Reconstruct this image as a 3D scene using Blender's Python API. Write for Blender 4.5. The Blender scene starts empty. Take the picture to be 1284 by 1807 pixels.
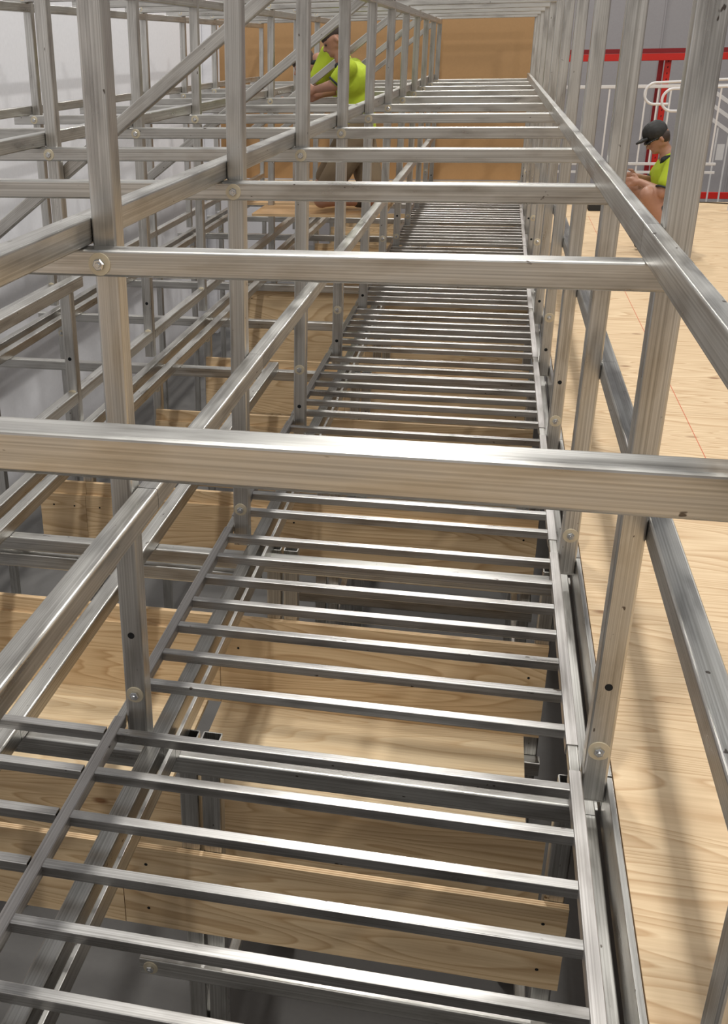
import bpy, bmesh, math, random
from mathutils import Vector, Matrix
random.seed(7)
C = bpy.context.scene.collection
K = 1.14          # metres per layout unit (one bay of the frame)
ZO = 3.0          # height of the lens above the concrete floor, in layout units
def W(p): return Vector((p[0] * K, p[1] * K, (p[2] + ZO) * K))

# ------------------------------------------------------------------ camera
yaw, pitch, roll, F, CX, CY = 0.2336, 0.4334, 0.0185, 1866.95, 418.05, 952.05
Rz = Matrix(((math.cos(yaw), -math.sin(yaw), 0), (math.sin(yaw), math.cos(yaw), 0), (0, 0, 1)))
Rx = Matrix(((1, 0, 0), (0, math.cos(pitch), math.sin(pitch)), (0, -math.sin(pitch), math.cos(pitch))))
Ry = Matrix(((math.cos(roll), 0, math.sin(roll)), (0, 1, 0), (-math.sin(roll), 0, math.cos(roll))))
M = Rz @ Rx @ Ry
right, fwd, up = M.col[0], M.col[1], M.col[2]
cam = bpy.data.cameras.new('camera')
camo = bpy.data.objects.new('camera', cam); C.objects.link(camo)
mw = Matrix((right, up, -fwd)).transposed().to_4x4(); mw.translation = W((0, 0, 0))
camo.matrix_world = mw
cam.sensor_fit = 'VERTICAL'; cam.sensor_height = 36; cam.sensor_width = 36
cam.lens = F / 1807 * 36
cam.shift_x = (642 - CX) / 1807; cam.shift_y = (CY - 903.5) / 1807
cam.clip_start = 0.02; cam.clip_end = 200
bpy.context.scene.camera = camo

# ------------------------------------------------------------------ world, lamps, exposure
sc = bpy.context.scene
sc.view_settings.view_transform = 'Standard'; sc.view_settings.look = 'None'
sc.view_settings.gamma = 1; sc.view_settings.exposure = 0.06
sc.view_settings.use_curve_mapping = False
wd = bpy.data.worlds.new('warehouse_ambient'); sc.world = wd; wd.use_nodes = True
wd.node_tree.nodes['Background'].inputs[0].default_value = (0.80, 0.83, 0.88, 1)
wd.node_tree.nodes['Background'].inputs[1].default_value = 0.18
def lamp(x, y, z, sx, sy, power, col=(1, .975, .925)):
    l = bpy.data.lights.new('high_bay_lamp', 'AREA'); l.shape = 'RECTANGLE'
    l.size = sx * K; l.size_y = sy * K; l.energy = power; l.color = col
    o = bpy.data.objects.new('high_bay_lamp', l); C.objects.link(o); o.location = W((x, y, z))
for y in (-4.3, 0.0, 4.3, 8.6, 12.9, 17.2):
    lamp(-.6, y, 5.0, .32, .7, 190)
for y in (-1, 6, 13):
    lamp(5.2, y, 5.2, .4, .8, 230)

# ------------------------------------------------------------------ materials
def newmat(name):
    m = bpy.data.materials.new(name); m.use_nodes = True
    nt = m.node_tree; return m, nt, nt.nodes, nt.links, nt.nodes['Principled BSDF']
def plain(name, col, rough=.6, metal=0):
    m, nt, n, l, b = newmat(name)
    b.inputs['Base Color'].default_value = (*col, 1); b.inputs['Roughness'].default_value = rough
    b.inputs['Metallic'].default_value = metal
    t = n.new('ShaderNodeTexNoise'); t.inputs['Scale'].default_value = 40; t.inputs['Detail'].default_value = 4
    tc = n.new('ShaderNodeTexCoord'); l.new(tc.outputs['Object'], t.inputs['Vector'])
    mx = n.new('ShaderNodeMixRGB'); mx.blend_type = 'MULTIPLY'; mx.inputs[0].default_value = .12
    mx.inputs[1].default_value = (*col, 1); l.new(t.outputs['Fac'], mx.inputs[2]); l.new(mx.outputs[0], b.inputs['Base Color'])
    return m
def aluminium(name, base=(.60, .592, .57), r0=.27, r1=.45, streak=1.0):
    m, nt, n, l, b = newmat(name)
    b.inputs['Metallic'].default_value = 1
    tc = n.new('ShaderNodeTexCoord'); oi = n.new('ShaderNodeObjectInfo')
    ad = n.new('ShaderNodeVectorMath'); ad.operation = 'ADD'; l.new(tc.outputs['Object'], ad.inputs[0])
    sc_ = n.new('ShaderNodeVectorMath'); sc_.operation = 'SCALE'; l.new(oi.outputs['Random'], sc_.inputs[3]); sc_.inputs[0].default_value = (37, 11, 23)
    l.new(sc_.outputs[0], ad.inputs[1])
    mp = n.new('ShaderNodeMapping'); mp.inputs['Scale'].default_value = (1.0, 330, 330); l.new(ad.outputs[0], mp.inputs[0])
    t = n.new('ShaderNodeTexNoise'); t.inputs['Scale'].default_value = 1; t.inputs['Detail'].default_value = 5; l.new(mp.outputs[0], t.inputs['Vector'])
    mp2 = n.new('ShaderNodeMapping'); mp2.inputs['Scale'].default_value = (5, 24, 24); l.new(ad.outputs[0], mp2.inputs[0])
    t2 = n.new('ShaderNodeTexNoise'); t2.inputs['Scale'].default_value = 1; t2.inputs['Detail'].default_value = 6; l.new(mp2.outputs[0], t2.inputs['Vector'])
    rr = n.new('ShaderNodeMapRange'); rr.inputs[1].default_value = .3; rr.inputs[2].default_value = .7
    rr.inputs[3].default_value = r0; rr.inputs[4].default_value = r1; l.new(t2.outputs['Fac'], rr.inputs[0]); l.new(rr.outputs[0], b.inputs['Roughness'])
    cr = n.new('ShaderNodeValToRGB'); cr.color_ramp.elements[0].position = .3; cr.color_ramp.elements[1].position = .68
    cr.color_ramp.elements[0].color = (base[0] * .70, base[1] * .69, base[2] * .67, 1); cr.color_ramp.elements[1].color = (*[min(1, c * 1.14) for c in base], 1)
    l.new(t.outputs['Fac'], cr.inputs[0])
    cr2 = n.new('ShaderNodeValToRGB'); cr2.color_ramp.elements[0].position = .22; cr2.color_ramp.elements[1].position = .5
    cr2.color_ramp.elements[0].color = (.62, .6, .58, 1); cr2.color_ramp.elements[1].color = (1, 1, 1, 1); l.new(t2.outputs['Fac'], cr2.inputs[0])
    # small dark scuffs
    mp3 = n.new('ShaderNodeMapping'); mp3.inputs['Scale'].default_value = (28, 60, 60); l.new(ad.outputs[0], mp3.inputs[0])
    t3 = n.new('ShaderNodeTexNoise'); t3.inputs['Scale'].default_value = 1; t3.inputs['Detail'].default_value = 2; l.new(mp3.outputs[0], t3.inputs['Vector'])
    cr3 = n.new('ShaderNodeValToRGB'); cr3.color_ramp.elements[0].position = .235; cr3.color_ramp.elements[1].position = .26
    cr3.color_ramp.elements[0].color = (.25, .22, .2, 1); cr3.color_ramp.elements[1].color = (1, 1, 1, 1); l.new(t3.outputs['Fac'], cr3.inputs[0])
    m1 = n.new('ShaderNodeMixRGB'); m1.blend_type = 'MULTIPLY'; m1.inputs[0].default_value = 1; l.new(cr.outputs[0], m1.inputs[1]); l.new(cr2.outputs[0], m1.inputs[2])
    m2 = n.new('ShaderNodeMixRGB'); m2.blend_type = 'MULTIPLY'; m2.inputs[0].default_value = 1; l.new(m1.outputs[0], m2.inputs[1]); l.new(cr3.outputs[0], m2.inputs[2])
    l.new(m2.outputs[0], b.inputs['Base Color'])
    bp = n.new('ShaderNodeBump'); bp.inputs['Strength'].default_value = .05 * streak; bp.inputs['Distance'].default_value = .002
    l.new(t.outputs['Fac'], bp.inputs['Height']); l.new(bp.outputs[0], b.inputs['Normal'])
    return m
def timber(name, light, dark, axis=(1.0, 9, 9), knots=True, rough=.62, edge=False):
    m, nt, n, l, b = newmat(name)
    tc = n.new('ShaderNodeTexCoord'); oi = n.new('ShaderNodeObjectInfo')
    sc_ = n.new('ShaderNodeVectorMath'); sc_.operation = 'SCALE'; l.new(oi.outputs['Random'], sc_.inputs[3]); sc_.inputs[0].default_value = (17, 29, 13)
    ad = n.new('ShaderNodeVectorMath'); ad.operation = 'ADD'; l.new(tc.outputs['Object'], ad.inputs[0]); l.new(sc_.outputs[0], ad.inputs[1])
    mp = n.new('ShaderNodeMapping'); mp.inputs['Scale'].default_value = axis; l.new(ad.outputs[0], mp.inputs[0])
    # growth figure: rings of a slow noise, repeated
    t = n.new('ShaderNodeTexNoise'); t.inputs['Scale'].default_value = .55; t.inputs['Detail'].default_value = 1.5; t.inputs['Distortion'].default_value = .6
    l.new(mp.outputs[0], t.inputs['Vector'])
    mu = n.new('ShaderNodeMath'); mu.operation = 'MULTIPLY'; mu.inputs[1].default_value = 26; l.new(t.outputs['Fac'], mu.inputs[0])
    fr = n.new('ShaderNodeMath'); fr.operation = 'FRACT'; l.new(mu.outputs[0], fr.inputs[0])
    cr = n.new('ShaderNodeValToRGB'); e = cr.color_ramp.elements
    e[0].position = 0; e[0].color = (*light, 1); e[1].position = 1; e[1].color = (*light, 1)
    e.new(.62).color = (*[a * .75 + c * .25 for a, c in zip(light, dark)], 1); e.new(.88).color = (*[a * .35 + c * .65 for a, c in zip(light, dark)], 1)
    l.new(fr.outputs[0], cr.inputs[0])
    mp2 = n.new('ShaderNodeMapping'); mp2.inputs['Scale'].default_value = [a * 9 if a > 2 else a * 2.5 for a in axis]; l.new(ad.outputs[0], mp2.inputs[0])
    t2 = n.new('ShaderNodeTexNoise'); t2.inputs['Scale'].default_value = 1.6; t2.inputs['Detail'].default_value = 5; l.new(mp2.outputs[0], t2.inputs['Vector'])
    c2 = n.new('ShaderNodeValToRGB'); c2.color_ramp.elements[0].position = .3; c2.color_ramp.elements[1].position = .7
    c2.color_ramp.elements[0].color = (.84, .80, .75, 1); c2.color_ramp.elements[1].color = (1, 1, 1, 1); l.new(t2.outputs['Fac'], c2.inputs[0])
    m1 = n.new('ShaderNodeMixRGB'); m1.blend_type = 'MULTIPLY'; m1.inputs[0].default_value = 1; l.new(cr.outputs[0], m1.inputs[1]); l.new(c2.outputs[0], m1.inputs[2])
    out = m1.outputs[0]
    if knots:
        mk = n.new('ShaderNodeMapping'); mk.inputs['Scale'].default_value = [1.7 if a <= 2 else 3.6 for a in axis]; l.new(ad.outputs[0], mk.inputs[0])
        v = n.new('ShaderNodeTexVoronoi'); v.inputs['Scale'].default_value = 1.35; l.new(mk.outputs[0], v.inputs['Vector'])
        ck = n.new('ShaderNodeValToRGB'); ck.color_ramp.elements[0].position = .035; ck.color_ramp.elements[1].position = .085
        ck.color_ramp.elements[0].color = (.32, .17, .08, 1); ck.color_ramp.elements[1].color = (1, 1, 1, 1); l.new(v.outputs['Distance'], ck.inputs[0])
        m2 = n.new('ShaderNodeMixRGB'); m2.blend_type = 'MULTIPLY'; m2.inputs[0].default_value = .85; l.new(out, m2.inputs[1]); l.new(ck.outputs[0], m2.inputs[2]); out = m2.outputs[0]
    if edge:   # veneer layers show where the face is a cut edge
        ge = n.new('ShaderNodeSeparateXYZ'); l.new(tc.outputs['Object'], ge.inputs[0])
        wv = n.new('ShaderNodeMath'); wv.operation = 'MULTIPLY'; wv.inputs[1].default_value = 1 / (.0035 * K) ; l.new(ge.outputs[edge - 1], wv.inputs[0])
        f2 = n.new('ShaderNodeMath'); f2.operation = 'PINGPONG'; f2.inputs[1].default_value = 1; l.new(wv.outputs[0], f2.inputs[0])
        c3 = n.new('ShaderNodeMixRGB'); l.new(f2.outputs[0], c3.inputs[0]); c3.inputs[1].default_value = (.80, .60, .36, 1); c3.inputs[2].default_value = (.42, .24, .11, 1); out = c3.outputs[0]
    l.new(out, b.inputs['Base Color']); b.inputs['Roughness'].default_value = rough
    bp = n.new('ShaderNodeBump'); bp.inputs['Strength'].default_value = .08; bp.inputs['Distance'].default_value = .002; l.new(t2.outputs['Fac'], bp.inputs['Height']); l.new(bp.outputs[0], b.inputs['Normal'])
    return m
ALU = aluminium('mill_aluminium'); ALU_RUNG = aluminium('bright_aluminium', (.57, .56, .55), .27, .42, .4)
ALU_MATT = aluminium('brushed_aluminium_rail', (.54, .52, .51), .38, .5, .5)
ZINC = plain('zinc_washer', (.72, .64, .48), .5, .6); NUT = plain('nut_steel', (.62, .63, .64), .25, 1)
BLACK = plain('hole_black', (.006, .006, .006), .9)
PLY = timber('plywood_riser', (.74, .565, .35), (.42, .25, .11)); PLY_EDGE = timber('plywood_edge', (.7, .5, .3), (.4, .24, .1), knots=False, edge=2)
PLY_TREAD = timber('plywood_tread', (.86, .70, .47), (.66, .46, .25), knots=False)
PLY_DECK = timber('plywood_deck', (.76, .585, .375), (.46, .27, .125), axis=(1.0, 8, 8)); DECK_EDGE = timber('deck_edge', (.7, .5, .3), (.4, .24, .1), knots=False, edge=3)
MDF = plain('mdf_board', (.47, .275, .12), .55); WHITE = plain('white_wall_paint', (.84, .84, .875), .55); GREY = plain('grey_wall_paint', (.36, .34, .345), .6)
CONC = plain('concrete', (.15, .145, .14), .7); WHITEP = plain('white_powder_coat', (.72, .70, .69), .35); RED = plain('red_rack_paint', (.62, .02, .012), .35); DRED = plain('dark_red_rack_paint', (.25, .008, .012), .4)
HIVIS = plain('hi_vis_yellow', (.42, .53, .025), .8); NAVY = plain('navy_trim', (.02, .025, .03), .8); KHAKI = plain('khaki_shorts', (.17, .12, .07), .85)
SKIN = plain('skin', (.40, .205, .135), .5); HAIR = plain('dark_hair', (.035, .02, .014), .7); CAP = plain('black_cap', (.018, .017, .016), .7); CHALK = plain('red_chalk', (.62, .16, .08), .8)
LENS = plain('dark_lens', (.01, .01, .012), .12); SOLE = plain('boot', (.05, .035, .02), .8)

# ------------------------------------------------------------------ helpers
ORD = ['{n}'] * 20
WORDS = ['nearest', 'second', 'third', 'fourth', 'fifth', 'sixth', 'seventh', 'eighth', 'ninth', 'tenth', 'eleventh', 'twelfth', 'thirteenth', 'fourteenth', 'fifteenth']
def tag(o, label=None, cat=None, group=None, kind=None):
    if label: o['label'] = label
    if cat: o['category'] = cat
    if group: o['group'] = group
    if kind: o['kind'] = kind
    return o
def link(name, me, parent=None, mw=None):
    o = bpy.data.objects.new(name, me); C.objects.link(o)
    if mw is not None: o.matrix_world = mw
    if parent is not None:
        o.parent = parent; o.matrix_parent_inverse = parent.matrix_basis.inverted()
    return o
def empty(name, p):
    o = bpy.data.objects.new(name, None); C.objects.link(o); o.location = W(p); o.empty_display_size = .1
    return o
_cache = {}
def tube_mesh(L, w, h, mat, r=.0045, t=.0032):
    key = (round(L, 4), round(w, 4), round(h, 4), mat.name)
    if key in _cache: return _cache[key]
    L, w, h, r, t = L * K, w * K, h * K, min(r, w * .105, h * .105) * K, t * K
    def ring(w, h, r):
        pts = []
        for sx, sy, a0 in ((1, 1, 0), (-1, 1, 90), (-1, -1, 180), (1, -1, 270)):
            for i in range(4):
                a = math.radians(a0 + i * 30)
                pts.append((sx * (w / 2 - r) + r * math.cos(a), sy * (h / 2 - r) + r * math.sin(a)))
        return pts
    ro, ri = ring(w, h, r), ring(w - 2 * t, h - 2 * t, max(r - t, .0008))
    n = len(ro); vs = []
    for x in (0, L):
        vs += [(x, a, b) for a, b in ro]
    for x in (0, L):
        vs += [(x, a, b) for a, b in ri]
    fs = []
    for i in range(n):
        j = (i + 1) % n
        fs.append((i, j, n + j, n + i)); fs.append((2 * n + i, 3 * n + i, 3 * n + j, 2 * n + j))
        fs.append((i, 2 * n + i, 2 * n + j, j)); fs.append((n + i, n + j, 3 * n + j, 3 * n + i))
    me = bpy.data.meshes.new('box_section'); me.from_pydata(vs, [], fs); me.update()
    bm = bmesh.new(); bm.from_mesh(me); bmesh.ops.recalc_face_normals(bm, faces=bm.faces); bm.to_mesh(me); bm.free()
    me.materials.append(mat); _cache[key] = me; return me
def tube(name, p0, p1, w, h, mat=None, parent=None, upv=(0, 0, 1)):
    mat = mat or ALU
    a, b = Vector(p0), Vector(p1); d = b - a; L = d.length; d.normalize()
    z = Vector(upv); z = (z - d * z.dot(d)).normalized(); y = z.cross(d)
    m = Matrix((d, y, z)).transposed().to_4x4(); m.translation = W(p0)
    return link(name, tube_mesh(L, w, h, mat), parent, m)
def xtube(name, x0, x1, y, z, dy=.045, dz=.045, mat=None, parent=None):   # y = front face, z = top face
    return tube(name, (x0, y + dy / 2, z - dz / 2), (x1, y + dy / 2, z - dz / 2), dy, dz, mat, parent)
def ytube(name, y0, y1, x0, x1, z, dz=.045, mat=None, parent=None):       # x0..x1 = width, z = top face
    xc = (x0 + x1) / 2
    return tube(name, (xc, y0, z - dz / 2), (xc, y1, z - dz / 2), x1 - x0, dz, mat, parent)
def ztube(name, x, y, z0, z1, w=.044, d=.044, mat=None, parent=None):     # x centre, y front
    return tube(name, (x, y + d / 2, z0), (x, y + d / 2, z1), d, w, mat, parent, upv=(1, 0, 0))
def box_mesh(bm, x0, x1, y0, y1, z0, z1):
    vs = [bm.verts.new((x, y, z)) for x in (x0, x1) for y in (y0, y1) for z in (z0, z1)]
    for f in ((0, 1, 3, 2), (4, 6, 7, 5), (0, 4, 5, 1), (2, 3, 7, 6), (0, 2, 6, 4), (1, 5, 7, 3)):
        bm.faces.new([vs[i] for i in f])
def box(name, x0, x1, y0, y1, z0, z1, mats, parent=None, bevel=0, edgef=None, world_origin=False):
    cx, cy, cz = (x0 + x1) / 2, (y0 + y1) / 2, (z0 + z1) / 2
    bm = bmesh.new()
    box_mesh(bm, (x0 - cx) * K, (x1 - cx) * K, (y0 - cy) * K, (y1 - cy) * K, (z0 - cz) * K, (z1 - cz) * K)
    if bevel: bmesh.ops.bevel(bm, geom=bm.edges[:], offset=bevel * K, segments=2, affect='EDGES')
    bmesh.ops.recalc_face_normals(bm, faces=bm.faces)
    if edgef:
        for f in bm.faces: f.material_index = 1 if edgef(f.normal) else 0
    me = bpy.data.meshes.new(name); bm.to_mesh(me); bm.free()
    for m in (mats if isinstance(mats, (list, tuple)) else [mats]): me.materials.append(m)
    mw = Matrix.Translation(W((cx, cy, cz)))
    return link(name, me, parent, mw)
def lathe(prof, seg=28):
    bm = bmesh.new(); rings = []
    for y, r in prof:
        rings.append([bm.verts.new((r * math.cos(2 * math.pi * i / seg), y, r * math.sin(2 * math.pi * i / seg))) for i in range(seg)])
    for a, b in zip(rings, rings[1:]):
        for i in range(seg): bm.faces.new((a[i], a[(i + 1) % seg], b[(i + 1) % seg], b[i]))
    bm.faces.new(rings[0]); bm.faces.new(rings[-1]); bmesh.ops.recalc_face_normals(bm, faces=bm.faces)
    return bm
def mk(bm, name, mat):
    me = bpy.data.meshes.new(name); bm.to_mesh(me); bm.free(); me.materials.append(mat); return me
WASHER = {}
def washer_mesh(r):
    k = round(r, 4)
    if k not in WASHER: WASHER[k] = mk(lathe([(0, r * K), (-.0016 * K, r * K), (-.0022 * K, r * .97 * K), (-.0022 * K, .006 * K)], 36), 'washer', ZINC)
    return WASHER[k]
NUTM = mk(lathe([(0,   .0102 * K), (-.006 * K,   .0102 * K), (-.0075 * K, .0086 * K)], 6), 'nut', NUT)
STUD = mk(lathe([(-.007 * K, .0046 * K), (-.0125 * K, .0046 * K), (-.0135 * K, .0038 * K)], 16), 'bolt', NUT)
RING = mk(lathe([(-.0078 * K, .0071 * K), (-.0088 * K, .0071 * K), (-.0088 * K, .0050 * K)], 24), 'nylon_ring', BLACK)
HOLE = mk(lathe([(0, .0072 * K), (-.0006 * K, .0072 * K)], 24), 'bolt_hole', BLACK)
def bolt(parent, x, y, z, r=.0185, near=True):
    w = link('washer', washer_mesh(r), parent, Matrix.Translation(W((x, y, z))))
    n_ = link('nut', NUTM, w, Matrix.Translation(W((x, y - .0022, z))) @ Matrix.Rotation(random.random(), 4, 'Y'))
    n_.matrix_parent_inverse = (parent.matrix_basis @ Matrix.Identity(4)).inverted() if False else w.matrix_world.inverted() if False else Matrix.Identity(4)
    n_.parent = w; n_.matrix_parent_inverse = Matrix.Identity(4); n_.matrix_basis = Matrix.Translation((0, -.0022 * K, 0)) @ Matrix.Rotation(random.random(), 4, 'Y')
    s = bpy.data.objects.new('bolt', STUD); C.objects.link(s); s.parent = w
    q = bpy.data.objects.new('nylon_ring', RING); C.objects.link(q); q.parent = w; q['label'] = 'black nylon ring in the nut'
    return w
def hole(parent, x, y, z): return link('bolt_hole', HOLE, parent, Matrix.Translation(W((x, y - .0001, z))))

# ------------------------------------------------------------------ the building
tag(box('floor', -3.1, 9, -6, 24, -3.1, -3.0, CONC), kind='structure')
tag(box('wall_left', -3.25, -3.1, -6, 24, -3.0, 2.6, WHITE), kind='structure')
wb = tag(box('wall_back', -3.1, 9, 18, 18.15, -3.0, 3.6, GREY), kind='structure')
for i, x in enumerate((1.0, 2.2, 3.4, 4.6)):
    tag(box('trim_%d' % (i + 1), x, x + .02, 17.985, 18.0, -3.0, 3.6, GREY), kind='structure')
tag(box('wall_reflector', -3.1, 9, -6.15, -6.0, -3.0, 3.6, plain('pale_grey_reflector', (.58, .58, .60), .6)), kind='structure')  # unseen pale wall added behind the camera to brighten the metal fronts
tag(box('wall_right', 9, 9.15, -6, 18, -3.0, 3.6, GREY), kind='structure')
tag(box('trim_5', -3.1, -3.0, 11.85, 11.95, -3.0, .9, WHITE, bevel=.004), kind='structure')

# plywood deck on the right, sheet by sheet
ys = [2.09 + 1.0525 * i for i in range(-4, 9)]
for i, (a, b) in enumerate(zip(ys, ys[1:])):
    b2 = min(b, 10.93) - .0015
    for j, (x0, x1) in enumerate(((.318, 2.418), (2.42, 4.52))):
        s = box('plywood_sheet', x0, x1, a, b2, -1.32, -1.30, [PLY_DECK, DECK_EDGE], edgef=lambda n: abs(n.z) < .5)
        tag(s, 'pale plywood deck sheet %s, %s from the camera' % ('beside the posts' if j == 0 else 'one column out from the posts', ORD[i]), 'plywood sheet', 'plywood sheets of the deck on the right')
cl = box('chalk_line', .781, .7835, 2.6, 9.5, -1.2999, -1.2993, CHALK); tag(cl, 'thin red chalk line snapped across the plywood deck', 'chalk line')
for i in range(12):
    a = -.2 + i
    if a > 10.5: break
    o = ytube('deck_bearer', a, min(a + .995, 10.9), .322, .36, -1.321, .05)
    tag(o, 'metal bearer under the left edge of the plywood deck, %s from the camera' % ORD[i], 'bearer', 'bearers under the deck edge')
    o = ytube('edge_strip', a, min(a + .995, 10.9), .3045, .3165, -1.302, .10)
    tag(o, 'thin metal edge strip along the plywood deck, %s from the camera' % ORD[i], 'edge strip', 'edge strips of the deck')

# unseen plywood added behind the camera as warm reflection in the metal
for i, (x0, x1) in enumerate(((-3.05, -1.4), (-1.398, .30))):
    for j, (a, b) in enumerate(((-1.25, -.45), (-2.35, -1.252), (-3.5, -2.352))):
        tag(box('reflection_board', x0, x1, a, b, -1.265, -1.245, [PLY_DECK, DECK_EDGE], edgef=lambda n: abs(n.z) < .5), 'added unseen plywood board behind the camera for the metal to reflect', 'plywood sheet', 'added reflection boards')

# far board
bd = empty('backing_board', (-1.4, 12.2, -1.31)); tag(bd, 'brown particle board wall closing the far end of the metal frame', 'board')
for x0, x1 in ((-3.0, -2.0), (-1.998, -.66), (-.658, .30)):
    box('board_panel', x0, x1, 12.2, 12.22, -1.31, .72, MDF, bd)
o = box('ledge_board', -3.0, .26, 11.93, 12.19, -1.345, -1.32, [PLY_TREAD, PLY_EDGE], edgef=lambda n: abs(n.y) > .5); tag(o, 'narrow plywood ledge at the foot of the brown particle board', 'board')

# ------------------------------------------------------------------ frame
ROWS = {'L0': -.648, 'L1': -1.553, 'L2': -2.45, 'R': .280}
RN = {'L0': 'first row left of the ladder', 'L1': 'second row left of the ladder', 'L2': 'row beside the white wall', 'R': 'row right of the ladder'}
NK = 12
boltA = {('L0', 1), ('L0', 2), ('L0', 7), ('L0', 8), ('R', 1), ('R', 2), ('R', 3), ('L1', 3), ('L1', 4), ('L1', 5), ('L1', 6), ('L2', 5), ('L2', 6)}
k0 = {'L0': 0, 'L1': 1, 'L2': 2, 'R': 0}
posts = {}
for row, x in ROWS.items():
    for k in range(k0[row], NK):
        y = (1.775 if row != 'R' else 1.766) + k - 1
        w = .044 if row != 'R' else .046
        o = ztube('post', x, y, -1.337, .283, w, .044)
        tag(o, 'upright metal box-section post, %s from the camera in the %s' % (ORD[k - k0[row]], RN[row]), 'post', 'posts in the ' + RN[row])
        posts[row, k] = o
        a = (row, k) in boltA
        if a: bolt(o, x, y, -1.222, .0185 if row != 'R' else .0205); hole(o, x, y, -1.080)
        else: bolt(o, x, y, -1.080, .0185 if row != 'R' else .0205); hole(o, x, y, -1.222)
# cross joists, level of the top rail, bolted to the camera side of the posts
for k in range(1, NK):
    y = 1.728 + k - 1
    o = xtube('cross_joist', -2.56, .303, y, -.303)
    tag(o, 'horizontal metal cross joist under the top rails, %s bolted joist from the camera' % ORD[k - 1], 'joist', 'cross joists at top rail level')
    for row in ('L0', 'L1', 'L2'):
        if k >= k0[row]: bolt(o, ROWS[row] + .006, y, -.3265, .0195)
o = xtube('cross_joist', -1.6, 1.5, .945, -.348, .0455, .0465); tag(o, 'big metal crossbar spanning the whole photo just in front of the camera', 'joist')
# upper cross joists
for k in range(2, NK):
    y = 1.728 + k - 1
    o = xtube('upper_cross_joist', -2.56, .303, y, .285)
    tag(o, 'horizontal metal joist across the tops of the posts, %s from the camera' % ORD[k - 2], 'joist', 'upper cross joists')
    for row in ('L1', 'L2'): bolt(o, ROWS[row], y, .2625, .015)
# rails along the rows, segment by segment
for row in ('L0', 'L1', 'L2'):
    x = ROWS[row]
    for k in range(k0[row] if row != 'L0' else 0, NK - 1):
        y0, y1 = 1.8195 + k - 1, 1.7745 + k
        tag(ytube('top_rail', y0 - .02, y1 + .0235, x - .0665, x - .0225, -.2565, .0455), 'metal rail on the joists in the %s, %s bay' % (RN[row], ORD[k]), 'rail', 'top rails of the ' + RN[row])
        tag(ytube('head_rail', y0, y1, x - .022, x + .022, .2385, .042), 'metal head rail across the %s, %s bay' % (RN[row], ORD[k]), 'rail', 'head rails of the ' + RN[row])
        if row != 'L0':
            tag(ytube('low_rail', y0, y1, x - .022, x + .022, -1.212, .045), 'metal low rail in the %s, %s bay' % (RN[row], ORD[k]), 'rail', 'low rails of the ' + RN[row])
for k in range(-1, NK - 1):
    y0, y1 = 1.80 + k - 1, 1.799 + k
    if k == -1: y0 = -1.5
    tag(ytube('top_rail', y0, y1 - .001, .232, .2565, -.2555, .0475), 'shiny metal rail inside the right-hand posts, %s length from the camera' % ORD[k + 1], 'rail', 'top rails along the right-hand posts')
    if k >= 0:
        tag(ytube('mid_rail', 1.80 + k - 1, 1.798 + k, .3035, .3455, -.742, .0425), 'metal mid rail on the deck side of the right-hand posts, %s length' % ORD[k], 'rail', 'mid rails on the right-hand posts')
# handrail beside the first row
for k in range(-1, NK - 1):
    y0, y1 = 1.80 + k - 1, 1.799 + k
    if k == -1: y0 = -.6
    tag(ytube('side_rail', y0, y1 - .0015, -.6255, -.5825, -.762, .044), 'metal side rail fixed to the posts left of the ladder, %s length' % ORD[k + 1], 'rail', 'side rails left of the ladder')
for k in range(1, 3):
    y0, y1 = 1.80 + k - 1, 1.812 + k
    tag(ytube('side_rail', y0, y1 - .0015 - (.012 if k == 1 else 0), -1.5305, -1.4875, -.762, .044), 'metal side rail on the second row left, %s length' % ORD[k - 1], 'rail', 'side rails of the second row')
# long beams on the lower joists
def long_beams(x0, x1, z, dz, y_end, label, cat='beam', group=None, y_start=-.6, mat=None):
    y = y_start; i = 0
    while y < y_end - .01:
        y1 = min(y + 2.0 + (.38 if i == 0 else 0), y_end)
        tag(ytube('floor_beam', y, y1 - .002, x0, x1, z, dz, mat), label % ORD[i], cat, group); y = y1; i += 1
long_beams(-.632, -.594, -1.34, .045, 11.7, 'bright metal beam beneath the left edge of the ladder, %s length from the camera', group='beams under the left ladder edge')
long_beams(-.576, -.567, -1.34, .045, 11.7, 'thin upright metal strip beside the bright beam under the ladder, %s length from camera', group='inner beams under the left ladder edge')
long_beams(-.968, -.922, -1.338, .046, 4.79, 'free metal beam lying on the lower joists left of the ladder, %s length', group='loose beams left of the ladder')
long_beams(-1.530, -1.49, -1.34, .045, 11.7, 'metal floor beam along the second row of posts, %s length from the camera', group='floor beams of the second row')
long_beams(-1.445, -1.405, -1.34, .045, 11.7, 'inner metal floor beam beside the second row of posts, %s length from camera', group='inner floor beams of the second row')
long_beams(-2.428, -2.388, -1.34, .045, 11.7, 'metal floor beam along the wall-side row of posts, %s length from camera', group='floor beams of the wall row')
long_beams(-2.33, -2.29, -1.34, .045, 11.7, 'inner metal floor beam beside the wall-side row, %s length from camera', group='inner floor beams of the wall row')
long_beams(.272, .295, -1.385, .04, 11.7, 'narrow metal beam in the gap between ladder and deck, %s length from camera', group='beams in the gap by the deck')
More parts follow.
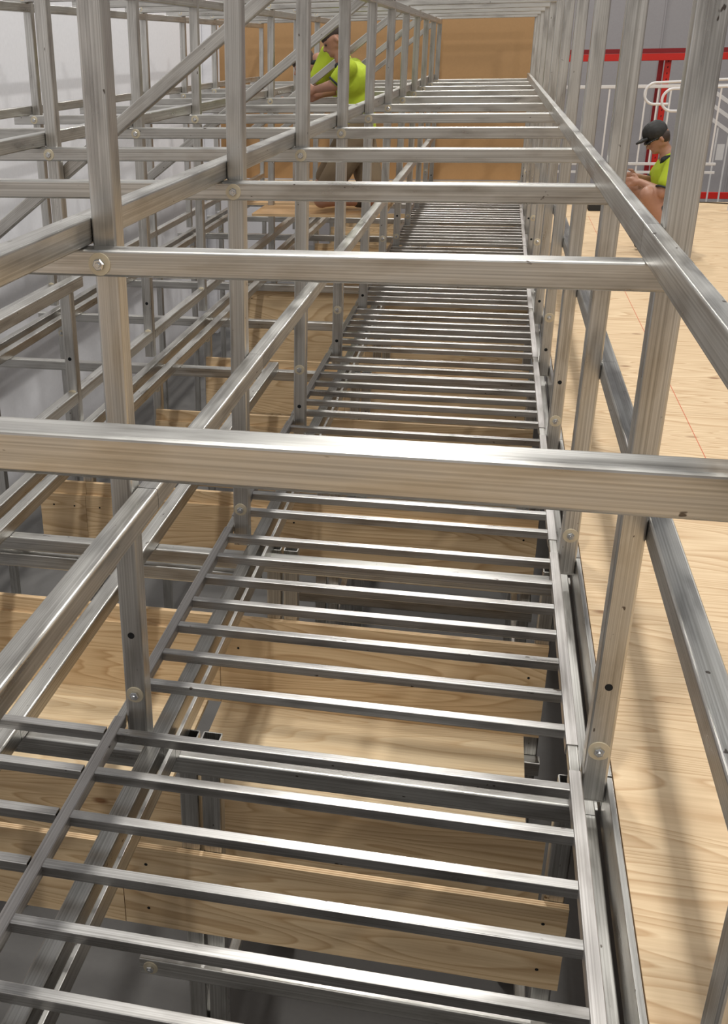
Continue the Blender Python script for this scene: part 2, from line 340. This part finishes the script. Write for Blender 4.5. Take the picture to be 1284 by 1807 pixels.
# lower joists and the substructure
for k in range(1, NK):
    y = 1.80 + k - 1
    tag(xtube('lower_joist', -2.56, .30, y, -1.386, .042, .046), 'horizontal metal joist below ladder level, %s from the camera' % ORD[k - 1], 'joist', 'lower joists below the ladder')
    o = tag(xtube('base_joist', -.70, .28, y + .02, -2.025, .042, .05), 'metal joist low under the ladder below the plywood riser, %s from the camera' % ORD[k - 1], 'joist', 'base joists below the risers')
    bolt(o, -.672, y + .02, -2.05)
    for nm, x, lab in (('lower_post', -.567, 'under the left ladder edge'), ('lower_post', -1.553, 'under the second row'), ('lower_post', -2.45, 'under the wall-side row'), ('lower_post', .25, 'under the right ladder edge'), ('lower_post', -.515, 'doubled beside the one under the ladder edge')):
        q = ztube(nm, x, y + .063, -3.0, -1.3865, .044 if x != .262 else .036, .04)
        tag(q, 'short metal leg %s, %s from the camera' % (lab, ORD[k - 1]), 'post', 'legs ' + lab)
        if x < -1: bolt(q, x, y + .063, -1.52)
    # floor ties running away from the camera
    for x, lab in ((-.535, 'left'), (.235, 'right'), (-1.553, 'far left')):
        tag(ytube('base_tie', y + .104, y + 1.062, x - .014, x + .014, -2.261, .03), 'thin metal tie low under the %s side of the ladder, %s from the camera' % (lab, ORD[k - 1]), 'tie', 'base ties under the %s side' % lab)

for k in (2, 3):
    tag(xtube('under_joist', -2.5, -.60, 1.80 + k - 1, -1.445, .042, .046), 'dark second joist tight under a lower joist left of the ladder, %s from the camera' % ORD[0], 'joist', 'doubled lower joists')
# plywood risers, one at each bay, and step boards
def ply(name, x0, x1, y, z0, z1, label, group, t=.017):
    o = box(name, x0, x1, y, y + t, z0, z1, [PLY, PLY_EDGE], edgef=lambda n: abs(n.z) > .5)
    # slab edges read their layers across the thickness
    return tag(o, label, 'plywood', group)
BAYX = ((-.735, .268, 'under the ladder'), (-1.557, -.737, 'left of the ladder'), (-2.52, -1.5585, 'next to the white wall'))
for k in range(1, NK):
    y = 1.745 + k - 1 + .055
    for x0, x1, lab in BAYX:
        if x0 < -2 and not 2 <= k <= 3: continue
        x1 = x1 + .014 if k == 1 and x1 > 0 else x1
        x0 = -1.76 if x0 < -2 else x0
        top = (-1.695 if k == 1 else -1.625) if k != 6 else -1.44
        if k > 1 and k != 6:
            ply('plywood_batten', x0, x1, y + .0445, -1.80, top, 'plywood strip standing behind the riser %s, %s from the camera' % (lab, ORD[k - 1]), 'plywood strips ' + lab)
            top -= .05
        o = ply('plywood_riser', x0, x1, y + (.0445 if k in (1, 6) else .0265), -1.935, top, 'upright plywood riser %s, %s from the camera' % (lab, ORD[k - 1]), 'plywood risers ' + lab)
        for sx, sz in ((x0 + .06, top - .05), (x1 - .05, top - .05), (x1 - .05, -1.88), (x0 + .06, -1.88)):
            link('screw', HOLE, o, Matrix.Translation(W((sx, y + (.0443 if k in (1, 6) else .0263), sz))) @ Matrix.Scale(.55, 4))
        if k < NK - 1 and x0 > -1.7:
            o = ply('lower_riser', x0, x1, 2.42 + k - 1, -2.26, -1.952, 'lower plywood step panel %s, %s from the camera' % (lab, ORD[k - 1]), 'lower step panels ' + lab)
for x0, x1, lab in BAYX[:2]:
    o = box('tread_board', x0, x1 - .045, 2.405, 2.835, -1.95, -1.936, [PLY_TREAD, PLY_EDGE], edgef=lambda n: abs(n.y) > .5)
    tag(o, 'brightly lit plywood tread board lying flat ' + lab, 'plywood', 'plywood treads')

# diagonal braces across the bays
for i, y in enumerate((3.8, 5.8, 7.8, 9.8, 11.8)):
    o = tube('diagonal_brace', (-2.42, y + .042, -1.05), (-.675, y + .042, .235), .04, .046, upv=(-.6, 0, .8))
    tag(o, 'long diagonal metal brace rising right across the left-hand frame, %s from the camera' % ORD[i], 'brace', 'diagonal braces')

# ------------------------------------------------------------------ ladder run
def ladder(yk, xl, xr, rails, label, group):
    r = empty('ladder_section', ((xl + xr) / 2, yk, -1.31)); tag(r, label, 'ladder', group)
    if 'l' in rails: ytube('side_rail', yk + .862, yk + 1.775, xl - .0245, xl, -1.2805, .026, ALU_MATT, r)
    if 'r' in rails: ytube('side_rail', yk + .862, yk + 1.775, xr, xr + .0245, -1.2805, .026, ALU_MATT, r)
    for i in range(7):
        y = yk + .935 + .1335 * i
        xtube('rung', xl, xr, y - .0225, -1.282, .0225, .0225, ALU_RUNG, r)
    return r
for k in range(-1, NK - 1):
    r = ladder(k, -.672, .2306, 'lr', 'ladder-like metal grate section with seven rungs, %s from the camera' % ORD[k + 1], 'ladder sections')
    for x0, x1 in ((-.6945, -.6745), (.2331, .2531)):
        ytube('sleeve', k + 1.7752, k + 1.8618, x0, x1, -1.283, .021, ALU, r)
ladder(0, -1.48, -.7005, 'l', 'ladder-like metal grate section left of the main run, near the camera', None)
ladder(-1, -1.48, -.7005, 'l', 'ladder-like metal grate section left of the main run, at the bottom edge', None)

# brackets where the ladder meets the right-hand posts
for k in range(1, NK):
    y = 1.766 + k - 1
    o = box('post_bracket', .258, .304, y + .001, y + .050, -1.3425, -1.3375, ALU, bevel=.001)
    tag(o, 'flat metal bracket under the foot of a right-hand post, %s from the camera' % ORD[k - 1], 'bracket', 'foot brackets of the right-hand posts')

# ------------------------------------------------------------------ background right
def round_tube(name, pts, r, mat, parent=None, cyclic=False):
    cu = bpy.data.curves.new(name, 'CURVE'); cu.dimensions = '3D'; cu.bevel_depth = r * K; cu.bevel_resolution = 3; cu.use_fill_caps = True
    s = cu.splines.new('POLY'); s.points.add(len(pts) - 1)
    for q, p in zip(s.points, pts): q.co = (*W(p), 1)
    s.use_smooth = True
    o = bpy.data.objects.new(name, cu); C.objects.link(o)
    dg = bpy.context.evaluated_depsgraph_get(); me = bpy.data.meshes.new_from_object(o.evaluated_get(dg)); bpy.data.objects.remove(o)
    me.materials.clear(); me.materials.append(mat)
    return link(name, me, parent, Matrix.Identity(4)) if parent is None else link(name, me, parent, Matrix.Identity(4))
bal = empty('balustrade', (1.2, 10.88, -1.30)); tag(bal, 'white tubular balustrade at the far edge of the plywood deck', 'balustrade')
box('top_rail', .35, 1.95, 10.88, 10.91, -.375, -.345, WHITEP, bal, bevel=.004); box('bottom_rail', .35, 1.95, 10.88, 10.91, -1.03, -1.005, WHITEP, bal, bevel=.004)
for i in range(15):
    x = .42 + i * .105; box('baluster', x, x + .014, 10.887, 10.902, -1.30 if i % 4 == 0 else -1.006, -.374, WHITEP, bal)
box('handrail_bar', .35, 1.95, 10.88, 10.905, -1.10, -1.08, WHITEP, bal)
for i, (yy, xo, zo) in enumerate(((9.95, 1.14, -.30), (9.6, 1.235, -.335))):
    h = empty('looped_handrail', (xo, yy, -.55)); tag(h, ['white looped handrail end, the farther of the pair beside the man', 'white looped handrail end, the nearer of the pair beside the man'][i], 'handrail', 'looped handrails')
    R_ = .082
    pts = [(xo + .9, yy, zo + .03)] + [(xo + .12, yy, zo)]
    pts += [(xo + .09 - R_ * math.sin(a), yy, zo - R_ + R_ * math.cos(a)) for a in [math.pi * t / 14 for t in range(15)]]
    pts += [(xo + .20, yy, zo - 2 * R_)]
    round_tube('rail_tube', pts, .011, WHITEP, h)
    for px in (xo + .33, xo + .80):
        round_tube('stanchion', [(px, yy, zo + .008), (px, yy, -1.30)], .010, WHITEP, h)
st = empty('stair_balustrade', (2.1, 12, -1.3)); tag(st, 'white sloping stair balustrade at the right edge behind the large post', 'balustrade')
for zz in (-.40, -.52, -.64):
    tube('sloping_rail', (1.95, 12, zz), (2.9, 12, zz - .62), .025, .035, WHITEP, st)
for i in range(7):
    x = 2.0 + i * .11; box('baluster', x, x + .014, 12.0, 12.014, -1.75, -.70 - i * .07, WHITEP, st)
box('notice_plate', 2.13, 2.20, 11.97, 11.975, -1.08, -.93, WHITEP, st)
rk = empty('pallet_rack', (2.0, 15, -3.0)); tag(rk, 'red steel pallet rack standing in front of the grey far wall', 'rack')
box('rack_beam', .4, 4.2, 15.0, 15.05, -.205, -.125, RED, rk, bevel=.004)
box('rack_beam_top', .4, 4.2, 15.004, 15.06, -.123, -.07, DRED, rk, bevel=.004)
for x in (1.93, 3.9):
    box('upright', x, x + .07, 15.055, 15.12, -3.0, -.126, RED, rk, bevel=.004); box('upright_web', x - .06, x - .002, 15.2, 15.24, -3.0, -.126, DRED, rk, bevel=.003)
    for i in range(26):
        z = -.2 - i * .07; box('slot', x + .03, x + .04, 15.0535, 15.0552, z - .02, z, BLACK, rk)
box('low_beam', .4, 4.2, 15.0, 15.05, -1.82, -1.74, RED, rk, bevel=.004)
tb = empty('tool_box', (.86, 9.9, -1.30)); tag(tb, 'small dark tool box on the deck behind the posts', 'tool box')
box('body', .80, .99, 9.82, 10.0, -1.2995, -1.21, CAP, tb, bevel=.006); box('lid', .795, .995, 9.815, 10.005, -1.209, -1.19, CAP, tb, bevel=.006)
bolt_o = round_tube('loose_bolt', [(1.93, 9.7, -1.294), (1.99, 9.62, -1.294)], .005, NUT); tag(bolt_o, 'small steel bolt lying on the far end of the deck', 'bolt')
cable = round_tube('cable', [(1.6 + .12 * i, 10.4 + .05 * math.sin(i * 1.1), -1.295) for i in range(9)], .005, SOLE); tag(cable, 'thin brown cable lying across the far edge of the deck', 'cable')

# ------------------------------------------------------------------ people
def blob(name, caps, mat, parent, voxel=.006, smooth=3):
    bm = bmesh.new()
    for a, ra, b, rb in caps:
        a, b = W(a), W(b); d = b - a; L = d.length; ra, rb = ra * K, rb * K
        if L < 1e-5:
            bmesh.ops.create_icosphere(bm, subdivisions=3, radius=ra, matrix=Matrix.Translation(a)); continue
        q = d.to_track_quat('Z', 'Y').to_matrix().to_4x4(); seg = 16; rings = []
        prof = [(-ra * math.cos(t), ra * math.sin(t)) for t in (0.25, .6, 1.0, 1.35)] + [(L * s, ra + (rb - ra) * s) for s in (0, .25, .5, .75, 1)] + [(L + rb * math.cos(t), rb * math.sin(t)) for t in (1.35, 1.0, .6, .25)]
        for z, r in prof:
            rings.append([bm.verts.new(a + q.to_3x3() @ Vector((r * math.cos(2 * math.pi * i / seg), r * math.sin(2 * math.pi * i / seg), z))) for i in range(seg)])
        for u, v in zip(rings, rings[1:]):
            for i in range(seg): bm.faces.new((u[i], u[(i + 1) % seg], v[(i + 1) % seg], v[i]))
        bm.faces.new(rings[0][::-1]); bm.faces.new(rings[-1])
    me = bpy.data.meshes.new(name); bm.to_mesh(me); bm.free()
    o = bpy.data.objects.new(name, me); C.objects.link(o)
    rm = o.modifiers.new('r', 'REMESH'); rm.mode = 'VOXEL'; rm.voxel_size = voxel * K; rm.use_smooth_shade = True
    sm = o.modifiers.new('s', 'SMOOTH'); sm.iterations = smooth; sm.factor = .5
    dg = bpy.context.evaluated_depsgraph_get(); me2 = bpy.data.meshes.new_from_object(o.evaluated_get(dg)); bpy.data.objects.remove(o); bpy.data.meshes.remove(me)
    me2.materials.clear(); me2.materials.append(mat)
    return link(name, me2, parent, Matrix.Identity(4))
def V(*a): return Vector(a)
def ring_caps(a, b, t, R, r=.007):
    c = a.lerp(b, t); d = (b - a).normalized(); u = d.orthogonal().normalized(); v = d.cross(u)
    P = [c + (u * math.cos(q * math.pi / 8) + v * math.sin(q * math.pi / 8)) * R for q in range(17)]
    return [(p, r, q, r) for p, q in zip(P, P[1:])]
def hand(wrist, tip, side, curl=.35):
    """palm, four fingers and a thumb from the wrist towards tip; side = thumb direction"""
    w = V(*wrist); d = (V(*tip) - w).normalized(); s = V(*side); s = (s - d * s.dot(d)).normalized(); n = d.cross(s)
    caps = [(w, .020, w + d * .03, .022), (w + d * .03 + s * .014, .014, w + d * .062 + s * .018, .011), (w + d * .03 - s * .014, .014, w + d * .058 - s * .018, .011)]
    for i, (o, L) in enumerate(((.025, .058), (.0085, .066), (-.0085, .062), (-.025, .048))):
        b = w + d * .062 + s * o; c = b + (d * math.cos(curl) + n * math.sin(curl)) * L * .5; e = c + (d * math.cos(curl * 2.6) + n * math.sin(curl * 2.6)) * L * .5
        caps += [(b, .0078, c, .007), (c, .007, e, .006)]
    t0 = w + d * .02 + s * .022; t1 = t0 + (d * .6 + s * .8) * .03; t2 = t1 + (d * .9 + n * .4) * .024
    caps += [(t0, .010, t1, .0085), (t1, .0085, t2, .007)]
    return caps
def head(c, f, u, s=1.0):
    """skull, jaw, nose, brow, lips, ears; f = facing, u = up"""
    c, f, u = V(*c), V(*f).normalized(), V(*u).normalized(); r = f.cross(u).normalized()
    P = lambda a, b, d: c + f * a * s + r * b * s + u * d * s
    return [(P(-.012, 0, .022), .070 * s, P(.006, 0, .020), .068 * s), (P(.02, 0, -.02), .054 * s, P(.036, 0, -.058), .034 * s),
            (P(-.01, .02, -.03), .045 * s, P(-.01, -.02, -.03), .045 * s), (P(.066, 0, .006), .010 * s, P(.086, 0, -.022), .0125 * s),
            (P(.062, .022, .016), .012 * s, P(.062, -.022, .016), .012 * s), (P(.066, .012, -.043), .0085 * s, P(.066, -.012, -.043), .0085 * s),
            (P(.055, 0, -.07), .018 * s, P(.05, 0, -.068), .02 * s),
            (P(-.006, .070, .006), .013 * s, P(-.012, .073, -.016), .010 * s), (P(-.006, -.070, .006), .013 * s, P(-.012, -.073, -.016), .010 * s)]

def eyes(parent, c, f, u):
    c, f, u = V(*c), V(*f).normalized(), V(*u).normalized(); r = f.cross(u).normalized()
    blob('eyes', [(c + f * .064 + r * .026 + u * .001, .0085, c + f * .064 + r * .026 + u * .001, .0085), (c + f * .064 - r * .026 + u * .001, .0085, c + f * .064 - r * .026 + u * .001, .0085)], HAIR, parent, .003, 1)

# --- squatting man on the deck, facing left
yb = 7.8
p3 = empty('person', (1.05, yb, -1.30)); tag(p3, 'person in yellow shirt and black cap squatting on the deck, working with both hands', 'person')
hc, hf, hu = V(1.02, yb, -.572), V(-.86, -.10, -.50), V(-.50, 0, .86)
hip = V(1.19, yb, -1.09); chest = V(1.13, yb, -.805); neck = V(1.092, yb, -.668)
caps = head(hc, hf, hu, .93) + [(neck, .042, hc + V(.03, 0, -.04), .042), (hip + V(0, -.05, 0), .10, hip + V(0, .05, 0), .10), (hip, .105, chest, .115), (chest + V(0, -.07, .04), .07, chest + V(0, .07, .04), .07), (chest, .09, neck, .05)]
for sd, kn, ft in ((-1, V(.985, yb - .17, -.905), V(1.185, yb - .13, -1.25)), (1, V(.93, yb + .14, -.90), V(1.12, yb + .13, -1.25))):
    h_ = hip + V(0, .07 * sd, 0)
    caps += [(h_, .082, kn, .056), (kn, .054, kn * .45 + ft * .55 + V(.02, 0, 0), .047), (kn * .45 + ft * .55 + V(.02, 0, 0), .047, ft, .03), (ft, .03, ft + V(-.10, -.01 * sd, -.02), .022)]
elb = {-1: V(1.065, yb - .20, -.885), 1: V(1.04, yb + .17, -.86)}; wr = {-1: V(.935, yb - .08, -.835), 1: V(.925, yb + .05, -.815)}
for sd in (-1, 1):
    sh = chest + V(-.005, .155 * sd, .085)
    caps += [(sh, .048, elb[sd], .036), (elb[sd], .035, wr[sd], .023)] + hand(wr[sd], wr[sd] + V(-.1, .02 * -sd, .0), V(0, .2 * -sd, 1), .55)
blob('body', caps, SKIN, p3, .0065)
eyes(p3, hc, hf, hu)
sh_caps = [(hip + V(-.01, 0, .06), .112, chest, .124), (chest + V(0, -.085, .045), .075, chest + V(0, .085, .045), .075), (chest, .10, neck + V(.01, 0, -.02), .058)]
for sd in (-1, 1):
    sh = chest + V(-.005, .155 * sd, .085); e = sh.lerp(elb[sd], .62); sh_caps += [(sh, .06, e, .056)]
blob('shirt', sh_caps, HIVIS, p3, .007)
blob('collar', [(neck + V(.035, -.03, .0), .024, neck + V(-.03, -.045, -.03), .017), (neck + V(.035, .03, .0), .024, neck + V(-.03, .045, -.03), .017), (neck + V(.04, -.03, .0), .024, neck + V(.04, .03, .0), .024), (neck + V(-.03, -.05, -.03), .014, neck + V(-.035, -.02, -.07), .012)], NAVY, p3, .005)
for sd in (-1, 1):
    sh = chest + V(-.005, .155 * sd, .085); blob('cuff', ring_caps(sh, elb[sd], .86, .050), NAVY, p3, .004, 1)
s_caps = [(hip + V(0, -.04, -.01), .118, hip + V(0, .04, -.01), .118), (hip, .115, hip.lerp(chest, .25), .118)]
for sd, kn in ((-1, V(.985, yb - .17, -.905)), (1, V(.93, yb + .14, -.90))):
    h_ = hip + V(0, .07 * sd, 0); s_caps.append((h_, .097, h_.lerp(kn, .5), .083))
blob('shorts', s_caps, NAVY, p3, .007)
blob('hair', [(hc - hf * .028 + hu * .0 + V(0, -.028, 0), .046, hc - hf * .028 + V(0, .028, 0), .046), (hc - hf * .03 - hu * .02, .040, hc - hf * .03, .05)], HAIR, p3, .005)
cp = blob('cap', [(hc + hu * .052 + V(.008, 0, 0), .071, hc + hu * .050 + hf * .012, .070), (hc + hu * .046 + V(.006, -.02, 0), .062, hc + hu * .046 + V(.006, .02, 0), .062)], CAP, p3, .005)
fr_ = hc + hu * .038 + hf * .066
pk = blob('peak', [(fr_ + V(0, y_, 0), .011, fr_ + hf * (.062 - abs(y_) * .55) + V(0, y_ * .9, 0), .008) for y_ in (-.045, -.03, -.015, 0, .015, .03, .045)], CAP, p3, .004); pk.parent = cp; pk.matrix_parent_inverse = Matrix.Identity(4)
blob('sunglasses', [(hc + hf * .072 + hu * .010 + V(0, -.045, 0), .011, hc + hf * .080 + hu * .008 + V(0, -.015, 0), .012), (hc + hf * .072 + hu * .010 + V(0, .045, 0), .011, hc + hf * .080 + hu * .008 + V(0, .015, 0), .012), (hc + hf * .07 + hu * .012 + V(0, -.062, 0), .006, hc + hu * .012 + V(0, -.07, 0), .005)], LENS, p3, .004, 1)
for ft in (V(1.185, yb - .13, -1.25), V(1.12, yb + .13, -1.25)):
    blob('boot', [(ft + V(.01, 0, .055), .040, ft + V(0, 0, -.004), .040), (ft + V(0, 0, -.008), .036, ft + V(-.115, -.01, -.012), .032)], SOLE, p3, .007)

# --- man standing bent at the far left, facing left, reaching down with his arm
def worker(yb, hx, label, dz=0):
    p = empty('person', (hx + .12, yb, -1.0)); tag(p, label, 'person')
    hc = V(hx, yb, .045 + dz); hf, hu = V(-.85, -.22, -.48), V(-.47, 0, .88)
    neck = V(hx + .065 + abs(dz) * .4, yb, -.085 + dz * .9); chest = V(hx + .13 + abs(dz) * .3, yb, -.20 + dz * .7); waist = V(hx + .17, yb, -.40 + dz * .2); hip = V(hx + .175, yb, -.52)
    if dz: neck, chest, waist, hip = V(hx + .10, yb, -.075), V(hx + .22, yb, -.11), V(hx + .35, yb, -.33), V(hx + .37, yb, -.52)
    caps = head(hc, hf, hu, .97) + [(neck + V(0, 0, -.02), .045, hc + V(.02, 0, -.03), .045), (chest + V(0, -.05, 0), .10, chest + V(0, .05, 0), .10), (chest, .11, waist, .095), (waist, .10, hip, .108), (hip + V(0, -.05, 0), .09, hip + V(0, .05, 0), .09), (chest, .09, neck, .05)]
    legs = [(-1, hip + V(-.215, -.15, -.405), hip + V(.025, .02, -.442)), (1, hip + V(.125, -.06, -.40), hip + V(.095, .20, -.442))]
    for sd, kn, ft in legs:
        h_ = hip + V(.0, .08 * sd, -.03); md = kn.lerp(ft, .4) + V(0, 0, .012)
        caps += [(h_, .090, kn, .060), (kn, .056, md, .052), (md, .050, ft, .030), (ft, .03, ft + V(.05, .06, 0), .024)]
    el = {-1: V(hx + .03, yb - .17, -.215), 1: V(hx + .02, yb + .14, -.25)}; wr_ = {-1: V(hx - .10, yb - .06, -.245), 1: V(hx - .09, yb + .06, -.28)}
    if dz: el = {a: b + V(.05, 0, -.05) for a, b in el.items()}; wr_ = {a: b + V(0, 0, -.10) for a, b in wr_.items()}
    for sd in (-1, 1):
        sh = chest + V(-.02, .155 * sd, .075)
        caps += [(sh, .052, el[sd], .04), (el[sd], .038, wr_[sd], .025)] + hand(wr_[sd], wr_[sd] + V(-.1, 0, -.03), V(0, -.3 * sd, 1), .45)
    blob('body', caps, SKIN, p, .008); eyes(p, hc, hf, hu)
    sc_ = [(chest + V(0, -.06, 0), .112, chest + V(0, .06, 0), .112), (chest, .124, waist, .112), (waist, .112, hip + V(0, 0, .02), .118), (chest, .105, neck + V(.015, 0, -.03), .058)]
    for sd in (-1, 1):
        sh = chest + V(-.02, .155 * sd, .075); sc_.append((sh, .066, sh.lerp(el[sd], .66), .058))
    blob('shirt', sc_, HIVIS, p, .008)
    for sd in (-1, 1):
        sh = chest + V(-.02, .155 * sd, .075); blob('cuff', ring_caps(sh, el[sd], .90, .052), NAVY, p, .004, 1)
    blob('collar', [(neck + V(.03, -.035, 0), .022, neck + V(-.04, -.03, -.02), .018), (neck + V(.03, .035, 0), .022, neck + V(-.04, .03, -.02), .018), (neck + V(.035, -.03, 0), .022, neck + V(.035, .03, 0), .022)], NAVY, p, .006)
    s_ = [(hip + V(0, -.05, -.01), .108, hip + V(0, .05, -.01), .108)]
    for sd, kn, ft in legs:
        h_ = hip + V(.0, .08 * sd, -.03); s_.append((h_, .103, h_.lerp(kn, .78), .088))
    blob('shorts', s_, KHAKI, p, .008)
    blob('hair', [(hc + hu * .04 - hf * .018, .071, hc + hu * .045 + hf * .012, .066), (hc - hf * .035 + hu * .0, .062, hc - hf * .03 + hu * .03, .06)], HAIR, p, .006)
    for sd, kn, ft in legs:
        d_ = (ft - kn).normalized()
        blob('boot', [(ft - d_ * .02, .04, ft + d_ * .05, .038), (ft + d_ * .05, .034, ft + d_ * .06 + V(0, 0, -.005), .036)], SOLE, p, .008)
    return p
worker(7.55, -1.085, 'person in yellow shirt and khaki shorts kneeling behind the frame, arm reaching left')
w2 = worker(8.16, -1.385, 'dark-haired person in yellow shirt, mostly hidden behind the other worker', -.15)

# board the workers kneel on
o = box('work_board', -1.60, -.70, 7.34, 7.80, -1.036, -1.019, [MDF, DECK_EDGE], edgef=lambda n: abs(n.z) < .5)
tag(o, 'brown board under the knees of the nearer kneeling worker', 'board')
o = box('work_board', -1.80, -.70, 7.9, 8.45, -1.036, -1.019, [MDF, DECK_EDGE], edgef=lambda n: abs(n.z) < .5)
tag(o, 'brown board under the knees of the farther kneeling worker', 'board')

# ------------------------------------------------------------------ ordinals in the labels: counted along the view, things in frame only
MT = Matrix((right, fwd, up))
def in_frame(p):
    c = MT @ (p - camo.matrix_world.translation)
    if c.y < .05: return False
    u, v = CX + F * c.x / c.y, CY - F * c.z / c.y
    return -4 < u < 1288 and -4 < v < 1811
bpy.context.view_layer.update()
def verts(o):
    out = []
    for q in [o] + list(o.children):
        if q.type == 'MESH':
            bb = [q.matrix_world @ Vector(c) for c in q.bound_box]
            for a in range(8):
                for b in range(a, 8):
                    out += [bb[a].lerp(bb[b], t / 8) for t in range(9)] if a != b else [bb[a]]
    return out
fam = {}
for o in sc.objects:
    if 'label' in o and '{n}' in o['label'] and o.parent is None: fam.setdefault(o['label'], []).append(o)
for lab, os_ in fam.items():
    rows = sorted(((min(v.y for v in vs), o, any(in_frame(v) for v in vs)) for o in os_ for vs in [verts(o)]), key=lambda t: t[0])
    n = 0
    for y, o, vis in rows:
        if vis:
            t = lab.replace('{n}', WORDS[n]); n += 1
            if 'nearest from the camera' in t: t = t.replace('nearest from the camera', 'nearest to the camera')
        else: t = lab.replace('{n} from the camera', 'out of frame').replace('{n}', 'out-of-frame')
        o['label'] = t
